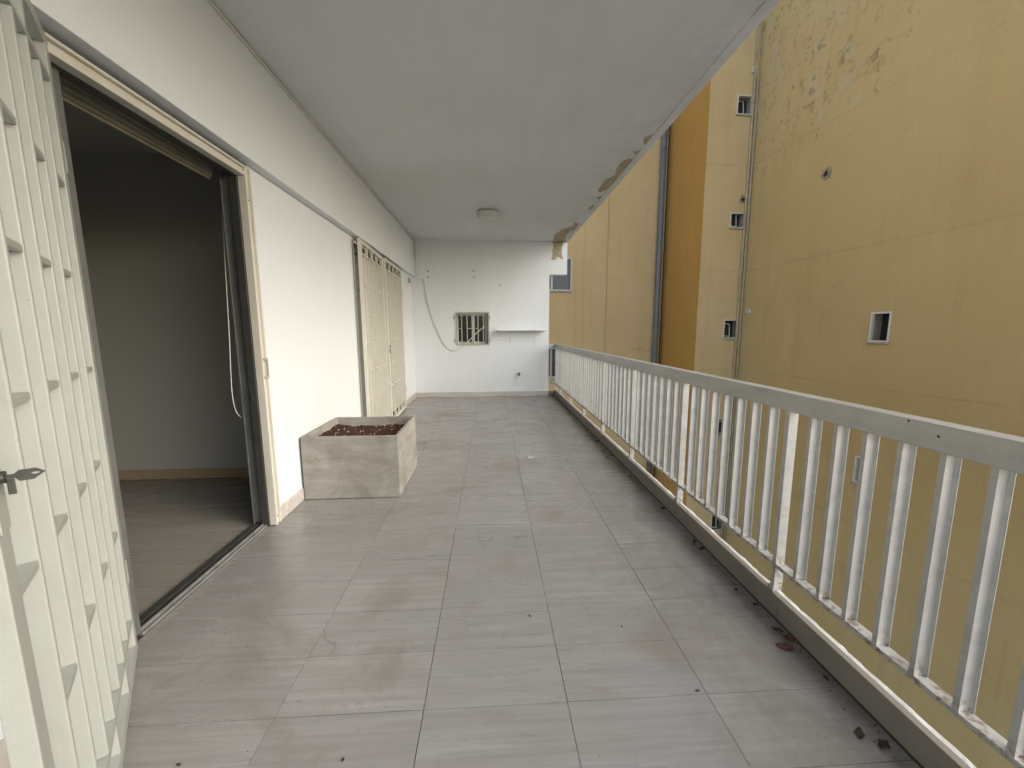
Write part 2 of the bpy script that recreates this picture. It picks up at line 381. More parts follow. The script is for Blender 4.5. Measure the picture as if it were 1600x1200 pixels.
while True:
    ya = row0 + TY*row; yb = min(ya + TY, YE)
    if ya > YE - 0.03: break
    for i in range(6):
        gx = (0.0008, 0.0014, 0.0024, 0.0020, 0.0020, 0.0010)[i]; gy = 0.0006 + 0.0010*random.random()
        t = link('tile', tile_mesh(xj[i+1]-xj[i]-gx, yb-ya-0.0014-0.0016*random.random()), fl, loc=((xj[i]+xj[i+1])/2 + random.uniform(-.0005,.0005), (ya+yb)/2 + random.uniform(-.0003,.0003), random.uniform(-.0003,.0003)))
        t.rotation_euler = (random.uniform(-.0012,.0012), random.uniform(-.0010,.0010), random.uniform(-.0008,.0008))
    row += 1

for ya, yb, xa in ((1.505, 2.57, -1.5095), (4.49, 6.60, -1.519)):      # cut tiles in the two thresholds
    n_ = round((yb-ya)/0.26)
    for i in range(n_):
        p, q = ya+(yb-ya)*i/n_, ya+(yb-ya)*(i+1)/n_
        link('tile', tile_mesh(-1.4708-xa, q-p-0.002), fl, loc=((xa-1.4708)/2, (p+q)/2, -0.0003))

# ceiling slab with its dropped edge, and the storeys above it
ce = MB().box(-1.72, 1.425, Y0, 7.95, ZC, 3.13).box(1.425, 1.492, Y0, 7.95, ZC-0.012, 3.13).box(-9, -1.47, -6, 7.95, 3.135, 11.5)
ce.box(-1.47, 1.49, Y0, 7.95, 6.1, 6.27)
ce = ce.build('balcony_ceiling', MAT['ceil'], bevel=0.004); tag(ce, kind='structure')
def trace(pts, s, ox, oy): return [(ox + a/s, oy + b/s) for a, b in pts]
def ragged(pts, amp, sub=4):
    out = []
    for i in range(len(pts)):
        a, b = Vector(pts[i]), Vector(pts[(i+1) % len(pts)])
        nrm = Vector((-(b-a).y, (b-a).x)); 
        if nrm.length > 0: nrm.normalize()
        for k in range(sub):
            out.append(tuple(a.lerp(b, k/sub) + nrm * (0 if k == 0 else random.uniform(-amp, amp))))
    return out
flakes = [[(660,160),(690,130),(725,122),(722,145),(700,175),(668,182)], [(597,232),(620,225),(655,215),(640,238),(605,242)],
    [(375,465),(425,405),(485,375),(490,340),(530,290),(570,273),(605,272),(600,290),(560,330),(520,380),(480,425),(430,465),(390,485)],
    [(365,515),(400,505),(405,520),(385,528)], [(310,582),(340,562),(360,570),(335,590)],
    [(95,789),(105,750),(150,715),(225,690),(230,670),(255,675),(250,700),(215,725),(180,745),(168,789)]]
for fpts in flakes:
    P = [onZ(px, py, ZC-0.003) for px, py in trace(ragged(fpts, 3.0), 4, 840, 180)]
    P = [Vector((min(p.x, 1.422), min(p.y, YE-0.002), p.z)) for p in P]
    MB().extr(P, (0,0,0.0025)).build('peeled_patch', MAT['plaster'], ce)

# ---- left wall, beam, end wall
wl = MB()
DY0, DY1 = 1.50, 2.625        # near door opening
EY0, EY1 = 4.455, 6.735        # far door opening
ZB = 2.304
wl.box(-1.61, XW, Y0, DY0, 0, ZB).box(-1.61, XW, DY1, EY0, 0, ZB).box(-1.61, XW, EY1, YE, 0, ZB)
wl = wl.build('balcony_wall', MAT['white'], bevel=0.004)
tag(wl, 'smooth white painted wall holding the open doorway and the closed gate', 'wall')
bm_ = MB().box(-1.61, XB, Y0, YE, ZB+0.002, ZC).build('ceiling_beam', MAT['beam'], bevel=0.003)
tag(bm_, 'white painted beam running above the doors under the ceiling', 'beam')
sk = None
def skirting(parent, axis, a, b, face, step=0.5, h=0.098):
    n = max(1, round((b-a)/step)); 
    for i in range(n):
        p, q = a + (b-a)*i/n + 0.0012, a + (b-a)*(i+1)/n - 0.0012
        mb = MB()
        if axis == 'y': mb.box(face, face+0.011, p, q, 0.002, h)
        else: mb.box(p, q, face-0.011, face, 0.002, h)
        mb.build('skirting_tile', MAT['skirt'], parent, bevel=0.002)
skirting(wl, 'y', Y0, DY0, XW); skirting(wl, 'y', DY1+0.002, EY0-0.03, XW); skirting(wl, 'y', EY1+0.03, YE, XW)
WX0, WX1, WZ0, WZ1 = -0.669, -0.009, 1.004, 1.655
ew = MB().box(-1.72, WX0, YE, 7.87, 0, ZC-0.001).box(WX1, 1.145, YE, 7.87, 0, ZC-0.001)
ew.box(WX0, WX1, YE, 7.87, 0, WZ0).box(WX0, WX1, YE, 7.87, WZ1, ZC-0.001).box(1.145, 1.485, YE, 7.87, 2.35, ZC-0.013)
ew = ew.build('end_wall', MAT['stucco']); tag(ew, 'white rough stucco wall closing the far end of the balcony', 'wall')
skirting(ew, 'x', XW+0.012, 1.145, YE, 0.52)
fw = [(95,793),(160,793),(150,830),(150,870),(160,900),(125,885),(110,905),(85,905),(95,860)]
P = [onY(px, py, YE-0.003) for px, py in trace(ragged(fw, 3.0), 4, 840, 180)]
P = [Vector((p.x, p.y, min(p.z, ZC-0.004))) for p in P]
MB().extr(P, (0,0.0025,0)).build('peeled_patch', MAT['plaster'], ew)
# drilled holes
for px, py in ((668.5,424),(669,433),(740,423),(741,433),(661,437.5),(781,445)):
    p = onY(px, py, YE-0.0015); mb = MB(); r = 0.014
    mb.extr([(p.x + r*math.cos(t*math.pi/4)*random.uniform(.7,1.2), p.y, p.z + r*math.sin(t*math.pi/4)*random.uniform(.7,1.2)) for t in range(8)], (0, 0.001, 0))
    mb.build('drill_hole', MAT['black'], ew)
# the room behind the small window (dark box) and the open room
kr = MB(); x0, x1, ya, yb, za, zb = -1.7, 1.0, 7.875, 9.6, 0.0, 2.9
kr.quad((x0,yb,za),(x1,yb,za),(x1,yb,zb),(x0,yb,zb)).quad((x0,ya,za),(x0,yb,za),(x0,yb,zb),(x0,ya,zb)).quad((x1,ya,za),(x1,yb,za),(x1,yb,zb),(x1,ya,zb))
kr.quad((x0,ya,za),(x1,ya,za),(x1,yb,za),(x0,yb,za)).quad((x0,ya,zb),(x1,ya,zb),(x1,yb,zb),(x0,yb,zb))
tag(kr.build('back_room', MAT['room']), kind='structure')
RX0, RX1, RY0, RY1, RZ = -6.4, -1.612, -1.4, 3.52, 2.72
rm = MB().box(RX0, RX1, RY1, RY1+0.15, -0.05, RZ).box(RX0-0.15, RX0, RY0, RY1, -0.05, RZ).box(RX0, RX1, RY0-0.15, RY0, -0.05, RZ)
rm = rm.build('room_wall', MAT['room']); tag(rm, kind='structure')
rc = MB().box(RX0-0.15, RX1, RY0-0.15, RY1+0.15, RZ, RZ+0.1).build('room_ceiling', MAT['room']); tag(rc, kind='structure')
rf = MB().box(RX0-0.15, RX1+0.055, RY0-0.15, RY1+0.15, -0.2, -0.002).build('room_floor', MAT['rfloor']); tag(rf, kind='structure')
MB().box(RX0, RX1, RY1-0.014, RY1-0.001, 0.0, 0.085).build('skirting', MAT['rskirt'], rm, bevel=0.002)

# ================================================================== near doorway
df = empty('door_frame', (-1.5, (DY0+DY1)/2, 0)); tag(df, 'cream metal frame lining the open doorway', 'door frame')
df.location = (0, 0, 0)
def jamb(y_in, sgn):      # U-shaped cream jamb profile; y_in: wall side, sgn towards the opening
    m_ = MB(); a, b = sorted((y_in, y_in + sgn*0.052))
    f1, f2 = (y_in, y_in+sgn*0.010), (y_in+sgn*0.034, y_in+sgn*0.052)
    m_.box(-1.497, -1.447, *sorted(f1), 0.004, 2.278)
    m_.box(-1.497, -1.462, *sorted((f1[1]+sgn*0.0001, f2[0]-sgn*0.0001)), 0.004, 2.278)
    m_.box(-1.497, -1.451, *sorted(f2), 0.004, 2.278)
    return m_
j1 = jamb(DY1-0.001, -1).build('jamb', MAT['cream2'], df, bevel=0.002)
hd = MB(); ya, yb = DY0+0.002, DY1-0.054
hd.box(-1.497, -1.447, ya, yb, 2.266, 2.278).box(-1.497, -1.464, ya, yb, 2.242, 2.2659).box(-1.497, -1.451, ya, yb, 2.222, 2.2419)
hd.build('head', MAT['cream2'], df, bevel=0.002)
# strike box on the far jamb
sp = MB().box(-1.447, -1.440, DY1-0.050, DY1-0.006, 1.00, 1.012).box(-1.447,-1.440, DY1-0.050, DY1-0.006, 1.118, 1.13).box(-1.447,-1.440,DY1-0.014,DY1-0.006,1.0122,1.1178)
sp.build('strike_plate', MAT['cream'], df, bevel=0.0015)
for z in (0.02, 2.26): MB().tube([(-1.446, DY1-0.044, 0.05+z*0.9), (-1.4495, DY1-0.044, 0.05+z*0.9)], 0.004, 8).build('screw', MAT['key'], df)

sd = empty('sliding_door_frame'); tag(sd, 'dark aluminium sliding door track and side frame in the open doorway', 'door frame')
yj = DY1 - 0.056
MB().box(-1.545, -1.499, yj-0.006, DY1-0.002, 0.0, 2.285).build('side_frame', MAT['dkalu'], sd, bevel=0.002)
MB().box(-1.600, -1.550, DY1-0.036, DY1-0.002, 0.024, 2.240).build('sash_stile', MAT['gralu'], sd, bevel=0.003)
MB().box(-1.5495, -1.5455, DY1-0.030, DY1-0.002, 0.024, 2.26).build('seal', MAT['seal'], sd)
MB().box(-1.609, -1.6005, DY1-0.046, DY1-0.002, 0.0, 2.285).build('side_frame', MAT['gralu'], sd, bevel=0.002)
for z in (0.22, 0.62, 0.95, 1.35, 2.0):
    MB().tube([(-1.522, yj-0.0085, z), (-1.522, yj-0.004, z)], 0.005, 8).build('screw', MAT['seal'], sd)
MB().box(-1.525, -1.520, yj-0.028, yj-0.0062, 0.86, 0.90).build('latch', MAT['seal'], sd, bevel=0.002)
# near side stile (grey)
MB().box(-1.600, -1.512, DY0+0.002, DY0+0.110, 0.024, 2.225).build('sash_stile', MAT['gralu'], sd, bevel=0.004)
# sill track: outer lip, groove, inner rail
MB().box(-1.530, -1.510, DY0+0.112, yj-0.0065, 0.0005, 0.014).build('sill_lip', MAT['sill'], sd, bevel=0.003)
MB().box(-1.545, -1.5305, DY0+0.112, yj-0.0065, 0.0005, 0.022).build('sill_rail', MAT['sill'], sd, bevel=0.003)
MB().box(-1.572, -1.5455, DY0+0.112, DY1-0.037, 0.0005, 0.005).build('sill_groove', MAT['seal'], sd)
MB().box(-1.612, -1.5725, DY0+0.112, DY1-0.047, 0.0005, 0.018).build('sill_rail', MAT['dkalu'], sd, bevel=0.003)
# head track
MB().box(-1.545, -1.499, DY0+0.002, yj-0.0065, 2.218, 2.285).build('head_track', MAT['dkalu'], sd, bevel=0.002)
MB().box(-1.553, -1.546, DY0+0.002, yj-0.021, 2.236, 2.285).build('seal', MAT['seal'], sd)
MB().box(-1.609, -1.5535, DY0+0.002, DY1-0.047, 2.248, 2.285).build('head_track', MAT['gralu'], sd, bevel=0.002)
rs = empty('roller_shutter'); tag(rs, 'rolled-up beige shutter showing its lowest slats inside the open doorway', 'shutter')
for i, (xa, za, zb_) in enumerate(((-1.632, 2.262, 2.295), (-1.636, 2.236, 2.2605), (-1.640, 2.212, 2.2345))):
    MB().box(xa-0.012, xa, DY0+0.004, 2.575, za, zb_).build('slat', MAT['shutter'], rs, bevel=0.005, seg=3)
MB().box(-1.664, -1.6525, DY0+0.004, 2.575, 2.199, 2.213).build('bottom_bar', MAT['shutter'], rs, bevel=0.004)
cd = MB().tube(catmull([onX(px_, py_, -1.63) for px_, py_ in ((345,285),(351,400),(358,520),(361,590),(364,625),(370,645),(378,653))], 8), 0.0024, 6)
tag(cd.build('pull_cord', MAT['cable'], smooth=True), 'thin white pull cord hanging beside the sliding door frame', 'cord')

# ================================================================== folding security gates
LW, LT, LZ0, LZ1 = 1.14, 0.034, 0.018, 2.272
ST, PITCH = 0.05, 0.13
ROWS = (0.54, 0.855, 1.17, 1.485, 1.795)
ZR0, ZR1 = 0.165, 2.125
def gate_meshes(m):
    d = {}
    d['stile'] = MB().box(0, ST, -LT, 0, LZ0, LZ1).mesh('stile', m)
    d['rail'] = MB().box(ST, LW-ST, -LT, 0, 0, 0.042).mesh('rail', m)
    d['mid_rail'] = MB().box(ST, LW-ST, -LT+0.001, -0.001, -0.009, 0.009).mesh('mid_rail', m)
    d['bar'] = MB().box(-0.0065, 0.0065, -LT+0.001, -0.001, ZR0+0.009, ZR1-0.009).mesh('bar', m)
    d['stub'] = MB().box(-0.0075, 0.0075, -LT+0.001, -0.001, 0, 1).mesh('stub', m)
    d['tie'] = MB().box(-PITCH/2+0.0075, PITCH/2-0.0075, -LT+0.003, -0.003, -0.008, 0.008).mesh('tie_bar', m)
    return d
GM, GM2 = gate_meshes(MAT['cream']), gate_meshes(MAT['cream2'])
def gate_leaf(p, ang, label, phase, G):
    """leaf starts at p and runs along local +x; local -y is its back"""
    e = empty('security_gate', (p[0], p[1], 0), ang); tag(e, label, 'gate')
    B = 0.0025
    link('stile', G['stile'], e, B); link('stile', G['stile'], e, B, (LW-ST, 0, 0))
    link('rail', G['rail'], e, B, (0, 0, LZ0)); link('rail', G['rail'], e, B, (0, 0, LZ1-0.042))
    link('mid_rail', G['mid_rail'], e, 0.0015, (0, 0, ZR0)); link('mid_rail', G['mid_rail'], e, 0.0015, (0, 0, ZR1))
    for i in range(1, 8):
        x = ST + PITCH*i
        link('bar', G['bar'], e, 0.004, (x, 0, 0), 3)
        if i % 2 == 0:
            for za, zb_ in ((LZ0+0.042, ZR0-0.009), (ZR1+0.009, LZ1-0.042)):
                s_ = link('bar', G['stub'], e, 0, (x, 0, za)); s_.scale = (1, 1, zb_-za)
    for r, z in enumerate(ROWS):
        for c in range(8):
            if (c + r + phase) % 2 == 0:
                link('tie_bar', G['tie'], e, 0.0015, (ST + PITCH*(c+0.5), 0, z))
    return e
# open leaf of the near doorway: hinge at the jamb, free edge towards the camera
A1 = math.atan2(-math.cos(R(37)), math.sin(R(37)))
g1 = gate_leaf((-1.46, 1.53), A1, 'cream barred security gate swung wide open with a key in its lock', 0, GM)
lb = MB().box(LW-0.048, LW-0.004, 0.0003, 0.003, 0.98, 1.16).build('lock_plate', MAT['cream'], g1, bevel=0.003)
kx, kz = 1.122, 1.072
MB().tube([(kx, 0.003, kz), (kx, 0.013, kz)], 0.010, 16).build('lock_cylinder', MAT['key'], g1)
kb = MB()
kb.box(kx-0.0012, kx+0.0012, 0.012, 0.0235, kz-0.003, kz+0.003)
hexo = [(0.022,-0.003),(0.027,-0.010),(0.042,-0.010),(0.055,0.000),(0.045,0.008),(0.027,0.008),(0.022,0.003)]
slot = [(0.070,-0.0035),(0.080,-0.0022),(0.083,0.0),(0.080,0.0022),(0.070,0.0022)]
# bow with a slot: ring of quads between outline and slot
def ringfaces(mb, o, i, x0, x1):
    k = len(o); ii = [i[round(j*len(i)/k) % len(i)] for j in range(k)]
    n = len(mb.v)
    for x in (x0, x1):
        mb.v += [(x, a, kz+b) for a, b in o] + [(x, a, kz+b) for a, b in ii]
    for j in range(k):
        j2 = (j+1) % k
        mb.f += [(n+j, n+j2, n+k+j2, n+k+j), (n+2*k+j, n+3*k+j, n+3*k+j2, n+2*k+j2), (n+j, n+2*k+j, n+2*k+j2, n+j2), (n+k+j, n+k+j2, n+3*k+j2, n+3*k+j)]
slot7 = [(0.040,-0.0010),(0.042,-0.002),(0.046,-0.002),(0.050,0.0),(0.047,0.0016),(0.042,0.0016),(0.040,0.001)]
ringfaces(kb, hexo, slot7, kx-0.0013, kx+0.0013)
ko = kb.build('key', MAT['key'], g1); 
kb2 = MB().box(kx-0.001, kx+0.001, 0.013, 0.022, kz-0.030, kz-0.0035); kb2.build('hanging_key', MAT['key'], g1, bevel=0.002)
for z in (0.35, 1.9): MB().tube([(-0.008, -0.006, z-0.05), (-0.008, -0.006, z+0.05)], 0.008, 10).build('hinge', MAT['cream'], g1)
# far doorway: one leaf ajar, one shut
def ang2(p, q): return math.atan2(q[1]-p[1], q[0]-p[0])
pa, pb = (-1.362, 4.395), (-1.423, 5.492)
# run from far end towards the near end so that local -y (the back) faces the wall
def leaf_between(pn, pf, label, phase):
    a = ang2(pf, pn); e = gate_leaf(pf, a, label, phase, GM2); e.scale.x = 0.962; return e
g2 = leaf_between(pa, pb, 'cream barred gate leaf standing slightly ajar before the dark sliding door', 1)
g3 = leaf_between((-1.396, 5.514), (-1.425, 6.610), 'shut cream barred gate leaf with small dark lock nearest the end wall', 1)
for z in (0.32, 1.92):
    MB().tube([(-0.018, -0.004, z-0.05), (-0.018, -0.004, z+0.05)], 0.009, 10).build('hinge', MAT['cream'], g2)
    MB().tube([(-0.012, -0.004, z-0.05), (-0.012, -0.004, z+0.05)], 0.009, 10).build('hinge', MAT['cream'], g3)
MB().box(LW-0.040, LW-0.014, 0.0004, 0.009, 0.99, 1.06).build('lock_plate', MAT['rust'], g3, bevel=0.002)
MB().tube([(LW-0.026, 0.0005, 1.085), (LW-0.026, 0.014, 1.085)], 0.012, 12).build('lock_cylinder', MAT['key'], g3)
gf = empty('gate_frame'); tag(gf, 'cream metal frame round the far doorway with the two gate leaves', 'door frame')
MB().box(-1.505, -1.462, EY0+0.001, EY0+0.030, 0.004, 2.29).build('jamb', MAT['cream2'], gf, bevel=0.002)
MB().box(-1.505, -1.455, 6.625, EY1-0.001, 0.004, 2.29).build('jamb', MAT['cream2'], gf, bevel=0.002)
MB().box(-1.505, -1.487, EY0+0.031, 6.624, 2.262, 2.29).build('head', MAT['cream2'], gf, bevel=0.002)
# shut sliding door behind
s2 = empty('sliding_door'); tag(s2, 'closed grey panelled sliding door behind the far gate leaves', 'door')
for i in range(2):
    ya = EY0+0.032 + i*1.10; yb = ya + 1.11; xb_ = -1.555 - i*0.040
    pn = MB().box(xb_, xb_+0.035, ya, ya+0.06, 0.02, 2.26).box(xb_, xb_+0.035, yb-0.06, yb, 0.02, 2.26).box(xb_, xb_+0.035, ya+0.06, yb-0.06, 0.02, 0.10).box(xb_, xb_+0.035, ya+0.06, yb-0.06, 2.18, 2.26)
    for z in (0.52, 0.94, 1.36, 1.78): pn.box(xb_, xb_+0.035, ya+0.06, yb-0.06, z-0.012, z+0.012)
    pn = pn.build('panel_frame', MAT['gralu'], s2, bevel=0.002)
    zs = [0.10, 0.52, 0.94, 1.36, 1.78, 2.18]
    for k in range(5):
        MB().box(xb_+0.010, xb_+0.022, ya+0.061, yb-0.061, zs[k]+0.013, zs[k+1]-0.013).build('pane', MAT['gralu'], s2)
MB().box(-1.605, -1.52, EY0+0.031, 6.624, 0.0005, 0.018).build('sill', MAT['gralu'], s2, bevel=0.002)
MB().box(-1.635, -1.612, EY0-0.08, EY1+0.08, 0.0, 2.42).build('backing_panel', MAT['dkalu'], s2)

# ================================================================== planter
px0, px1, py0, py1, pz = -1.452, -0.722, 2.975, 3.685, 0.500
pl = empty('planter_box', ((px0+px1)/2, (py0+py1)/2, 0)); tag(pl, 'square planter of grimy stone slabs filled with brown soil', 'planter')
def padd(mb, name, m, **k):
    o = mb.build(name, m, pl, **k); o.location = -Vector(pl.location); return o
T = 0.022
padd(MB().box(px0, px1, py0, py0+T, 0.006, pz), 'side_panel', MAT['planter'], bevel=0.002)
padd(MB().box(px0, px1, py1-T, py1, 0.006, pz-0.002), 'side_panel', MAT['planter'], bevel=0.002)
padd(MB().box(px0, px0+T, py0+T+.0005, py1-T-.0005, 0.006, pz-0.001), 'side_panel', MAT['planter'], bevel=0.002)
padd(MB().box(px1-T, px1, py0+T+.0005, py1-T-.0005, 0.006, pz-0.001), 'side_panel', MAT['planter'], bevel=0.002)
padd(MB().box(px0+0.02, px1-0.02, py0+0.02, py1-0.02, 0.0005, 0.03), 'base', MAT['grout'])
N = 44; sv = MB()
def soilz(x, y):
    e = min(x-px0, px1-x, y-py0, py1-y)
    z = 0.405 + 0.022*mnoise.noise(Vector((x*5, y*5, 1))) + 0.014*mnoise.noise(Vector((x*17, y*17, 4))) + 0.008*mnoise.noise(Vector((x*45, y*45, 7)))
    return z + 0.03*max(0, (px0+0.20-x))/0.20 + 0.015*(y-py0)
for i in range(N+1):
    for j in range(N+1):
        x = px0+T-0.001 + (px1-px0-2*T+0.002)*i/N; y = py0+T-0.001 + (py1-py0-2*T+0.002)*j/N
        sv.v.append((x, y, soilz(x, y)))
for i in range(N):
    for j in range(N):
        a = i*(N+1)+j; sv.f.append((a, a+N+1, a+N+2, a+1))
padd(sv, 'soil', MAT['soil'], smooth=True)
pb_ = MB(); pc_ = MB()
def lump(mb, x, y, z, r):
    n = len(mb.v)
    dirs = [(1,0,0),(-1,0,0),(0,1,0),(0,-1,0),(0,0,1),(0,0,-1)]
    mb.v += [(x+d[0]*r*random.uniform(.7,1.4), y+d[1]*r*random.uniform(.7,1.4), z+d[2]*r*random.uniform(.5,.9)) for d in dirs]
    for q in ((0,2,4),(2,1,4),(1,3,4),(3,0,4),(2,0,5),(1,2,5),(3,1,5),(0,3,5)): mb.f.append(tuple(n+i for i in q))
for i in range(1500):
    x, y = random.uniform(px0+.03, px1-.03), random.uniform(py0+.03, py1-.03); lump(pc_, x, y, soilz(x, y)+.001, random.choice((.004,.006,.008,.012)))
for i in range(90):
    x, y = random.uniform(px0+.03, px1-.03), random.uniform(py0+.03, py1-.03); lump(pb_, x, y, soilz(x, y)+.006, random.uniform(.003,.0075))
tag(padd(pc_, 'soil_clods', MAT['soil']), kind='stuff'); tag(padd(pb_, 'perlite_grains', MAT['perlite']), kind='stuff')

# ================================================================== kerb and railing
kb_ = empty('stone_kerb', (1.297, 2.6, 0)); tag(kb_, 'low grey stone kerb under the white railing along the floor edge', 'kerb')
def kadd(mb, name, m, **k):
    o = mb.build(name, m, kb_, **k); o.location = -Vector(kb_.location); return o
ky = Y0
while ky < YE - 0.02:
    ke = min(ky + 1.01, YE+0.04)
    if YE+0.04-ke < 0.3: ke = YE+0.04
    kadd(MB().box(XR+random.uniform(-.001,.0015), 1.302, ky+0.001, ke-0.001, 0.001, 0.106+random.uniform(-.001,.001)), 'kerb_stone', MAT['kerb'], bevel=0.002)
    ky = ke
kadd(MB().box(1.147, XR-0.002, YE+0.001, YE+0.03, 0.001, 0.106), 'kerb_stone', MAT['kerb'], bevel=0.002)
# rough mortar bedding behind the stones
mo = MB(); n = 420; prof = []
for i in range(n+1):
    y = Y0 + (7.72-Y0)*i/n
    a = 0.006*mnoise.noise(Vector((y*9, 0, 0))) + 0.005*mnoise.noise(Vector((y*31, 3, 0)))
    b = 0.004*mnoise.noise(Vector((y*14, 8, 0)))
    prof.append([(1.3025, y, 0.0), (1.3025, y, 0.1045+b*0.4), (1.316+a*0.6, y, 0.107+b), (1.326+a, y, 0.098+b), (1.331, y, 0.0)])
for i, pr in enumerate(prof):
    mo.v += pr
    if i:
        for k in range(4): q = (i-1)*5+k; mo.f.append((q, q+1, q+6, q+5))
kadd(mo, 'mortar_edge', MAT['mortar'])
kadd(MB().box(1.147, 1.30, YE+0.031, YE+0.06, 0.001, 0.108), 'mortar_edge', MAT['mortar'])

ra = empty('balcony_railing', (1.305, 2.6, 0.106)); tag(ra, 'long white aluminium balcony railing with flat handrail and many upright bars', 'railing')
def radd(o): o.location = Vector(o.location) - Vector(ra.location); o.parent = ra; return o
HX0, HX1 = 1.2745, 1.339
YR1 = 7.735
radd(MB().box(HX0, HX1, Y0, YR1+0.03, 0.949, 1.027).build('handrail', MAT['hrail'], bevel=0.003))
radd(MB().box(0.95, HX0-0.0005, YR1-0.03, YR1+0.03, 0.949, 1.026).build('handrail', MAT['hrail'], bevel=0.003))
radd(MB().box(1.285, 1.326, Y0, YR1+0.015, 0.222, 0.240).build('bottom_rail', MAT['alu'], bevel=0.0015))
radd(MB().box(0.95, 1.2845, YR1-0.018, YR1+0.018, 0.222, 0.240).build('bottom_rail', MAT['alu'], bevel=0.0015))
# baluster: C-shaped channel open towards the camera end; post: closed box
t_ = 0.0022; wx, wy = 0.0405, 0.0165
out = [(0,0),(0.0015,0),(0.0015,0.0035),(0.020,0.0042),(0.028,0.0034),(0.034,0.0020),(wx-t_,-0.0035),(wx-t_,-0.006),(wx,-0.006),(wx,wy),(0,wy)]
bal = MB().prism(out, 0.2405, 0.9485).mesh('baluster', MAT['alu'])
post = MB().box(0, wx+0.001, 0, 0.0225, 0.106, 0.9485).mesh('post', MAT['alu'])
yk = 1.587; k0 = -34
i = k0
while True:
    y = yk + 0.1173*i
    if y > YR1 - 0.06: break
    if y > Y0 + 0.02:
        if i % 8 == 0:
            p_ = link('post', post, None, 0.0015, (1.2846, y, 0)); radd(p_)
            br_ = MB().box(1.2795, 1.2842, y-0.006, y+0.03, 0.1075, 0.128).build('foot_bracket', MAT['hrail'], ra); br_.location = -Vector(ra.location)
        else:
            b_ = radd(link('baluster', bal, None, 0, (1.2852, y + random.uniform(-.0015,.0015), 0))); b_.rotation_euler = (random.uniform(-.0016,.0016), 0, random.uniform(-.02,.02))
    i += 1
radd(link('post', post, None, 0.0015, (1.2846, YR1-0.012, 0)))
for x in (1.18, 1.075, 0.97):
    b_ = link('baluster', bal, None, 0, (x, YR1-0.012, 0)); radd(b_)
# screw heads on the handrail
for px, py in ((1466.5,682),(1420,657.5)):
    p = onX(px, py, HX0); radd(MB().tube([(HX0-0.0012, p.y, p.z), (HX0+0.001, p.y, p.z)], 0.0035, 8).build('screw', MAT['black']))

# ================================================================== end-wall things
wn = empty('barred_window', ((WX0+WX1)/2, YE, WZ0)); tag(wn, 'small square window with cream security bars in the stucco wall', 'window')
def wadd(mb, name, m, parent=None, **k):
    o = mb.build(name, m, wn, **k); o.location = -Vector(wn.location); return o
fy = YE - 0.012
fr = MB(); b = 0.015
fr.box(WX0, WX1, fy, YE+0.03, WZ0, WZ0+b).box(WX0, WX1, fy, YE+0.03, WZ1-b, WZ1).box(WX0, WX0+b, fy, YE+0.03, WZ0+b, WZ1-b).box(WX1-b, WX1, fy, YE+0.03, WZ0+b, WZ1-b)
wadd(fr, 'grille_frame', MAT['cream2'], bevel=0.002)
xm = (WX0+WX1)/2
for (a, c) in ((WX0+b+0.004, xm-0.002), (xm+0.002, WX1-b-0.004)):
    lf = MB(); z0, z1 = WZ0+b+0.004, WZ1-b-0.004; s_ = 0.018
    lf.box(a, a+s_, fy-0.004, fy+0.018, z0, z1).box(c-s_, c, fy-0.004, fy+0.018, z0, z1).box(a+s_, c-s_, fy-0.004, fy+0.018, z0, z0+s_).box(a+s_, c-s_, fy-0.004, fy+0.018, z1-s_, z1)
    wadd(lf, 'grille_leaf', MAT['cream'], bevel=0.002)
    for k in (1, 2):
        x = a + (c-a)*k/3; wadd(MB().box(x-0.009, x+0.009, fy-0.002, fy+0.016, z0+s_, z1-s_), 'bar', MAT['cream'], bevel=0.002)
    for k in range(3):
        xa, xb_ = a + (c-a)*k/3 + (s_ if k == 0 else 0.009), a + (c-a)*(k+1)/3 - (s_ if k == 2 else 0.009)
        if k != 1: wadd(MB().box(xa, xb_, fy, fy+0.014, (z0+z1)/2+0.0, (z0+z1)/2+0.014), 'tie_bar', MAT['cream'])
for z in (1.11, 1.55):
    wadd(MB().tube([(WX0-0.002, fy-0.008, z-0.03), (WX0-0.002, fy-0.008, z+0.03)], 0.008, 8), 'hinge', MAT['cream'])
    wadd(MB().tube([(WX1+0.002, fy-0.008, z-0.03), (WX1+0.002, fy-0.008, z+0.03)], 0.008, 8), 'hinge', MAT['cream'])
gy = 7.77
for (a, c, dy) in ((WX0+0.002, xm+0.02, 0.03), (xm-0.01, WX1-0.05, 0.0)):
    s_ = 0.045; sb = MB(); y_ = gy+dy
    sb.box(a, a+s_, y_, y_+0.028, WZ0+0.03, WZ1-0.03).box(c-s_, c, y_, y_+0.028, WZ0+0.03, WZ1-0.03).box(a+s_, c-s_, y_, y_+0.028, WZ0+0.03, WZ0+0.075).box(a+s_, c-s_, y_, y_+0.028, WZ1-0.075, WZ1-0.03)
    so_ = wadd(sb, 'sash', MAT['wtrim'], bevel=0.002)
    MB().box(a+s_, c-s_, y_+0.012, y_+0.016, WZ0+0.075, WZ1-0.075).build('pane', MAT['glass'], so_)
wadd(MB().box(WX0, WX1, gy-0.01, 7.868, WZ0+0.0005, WZ0+0.028), 'sill', MAT['wtrim'])
wadd(MB().box(WX0, WX1, gy-0.01, 7.868, WZ1-0.028, WZ1-0.0005), 'head', MAT['wtrim'])

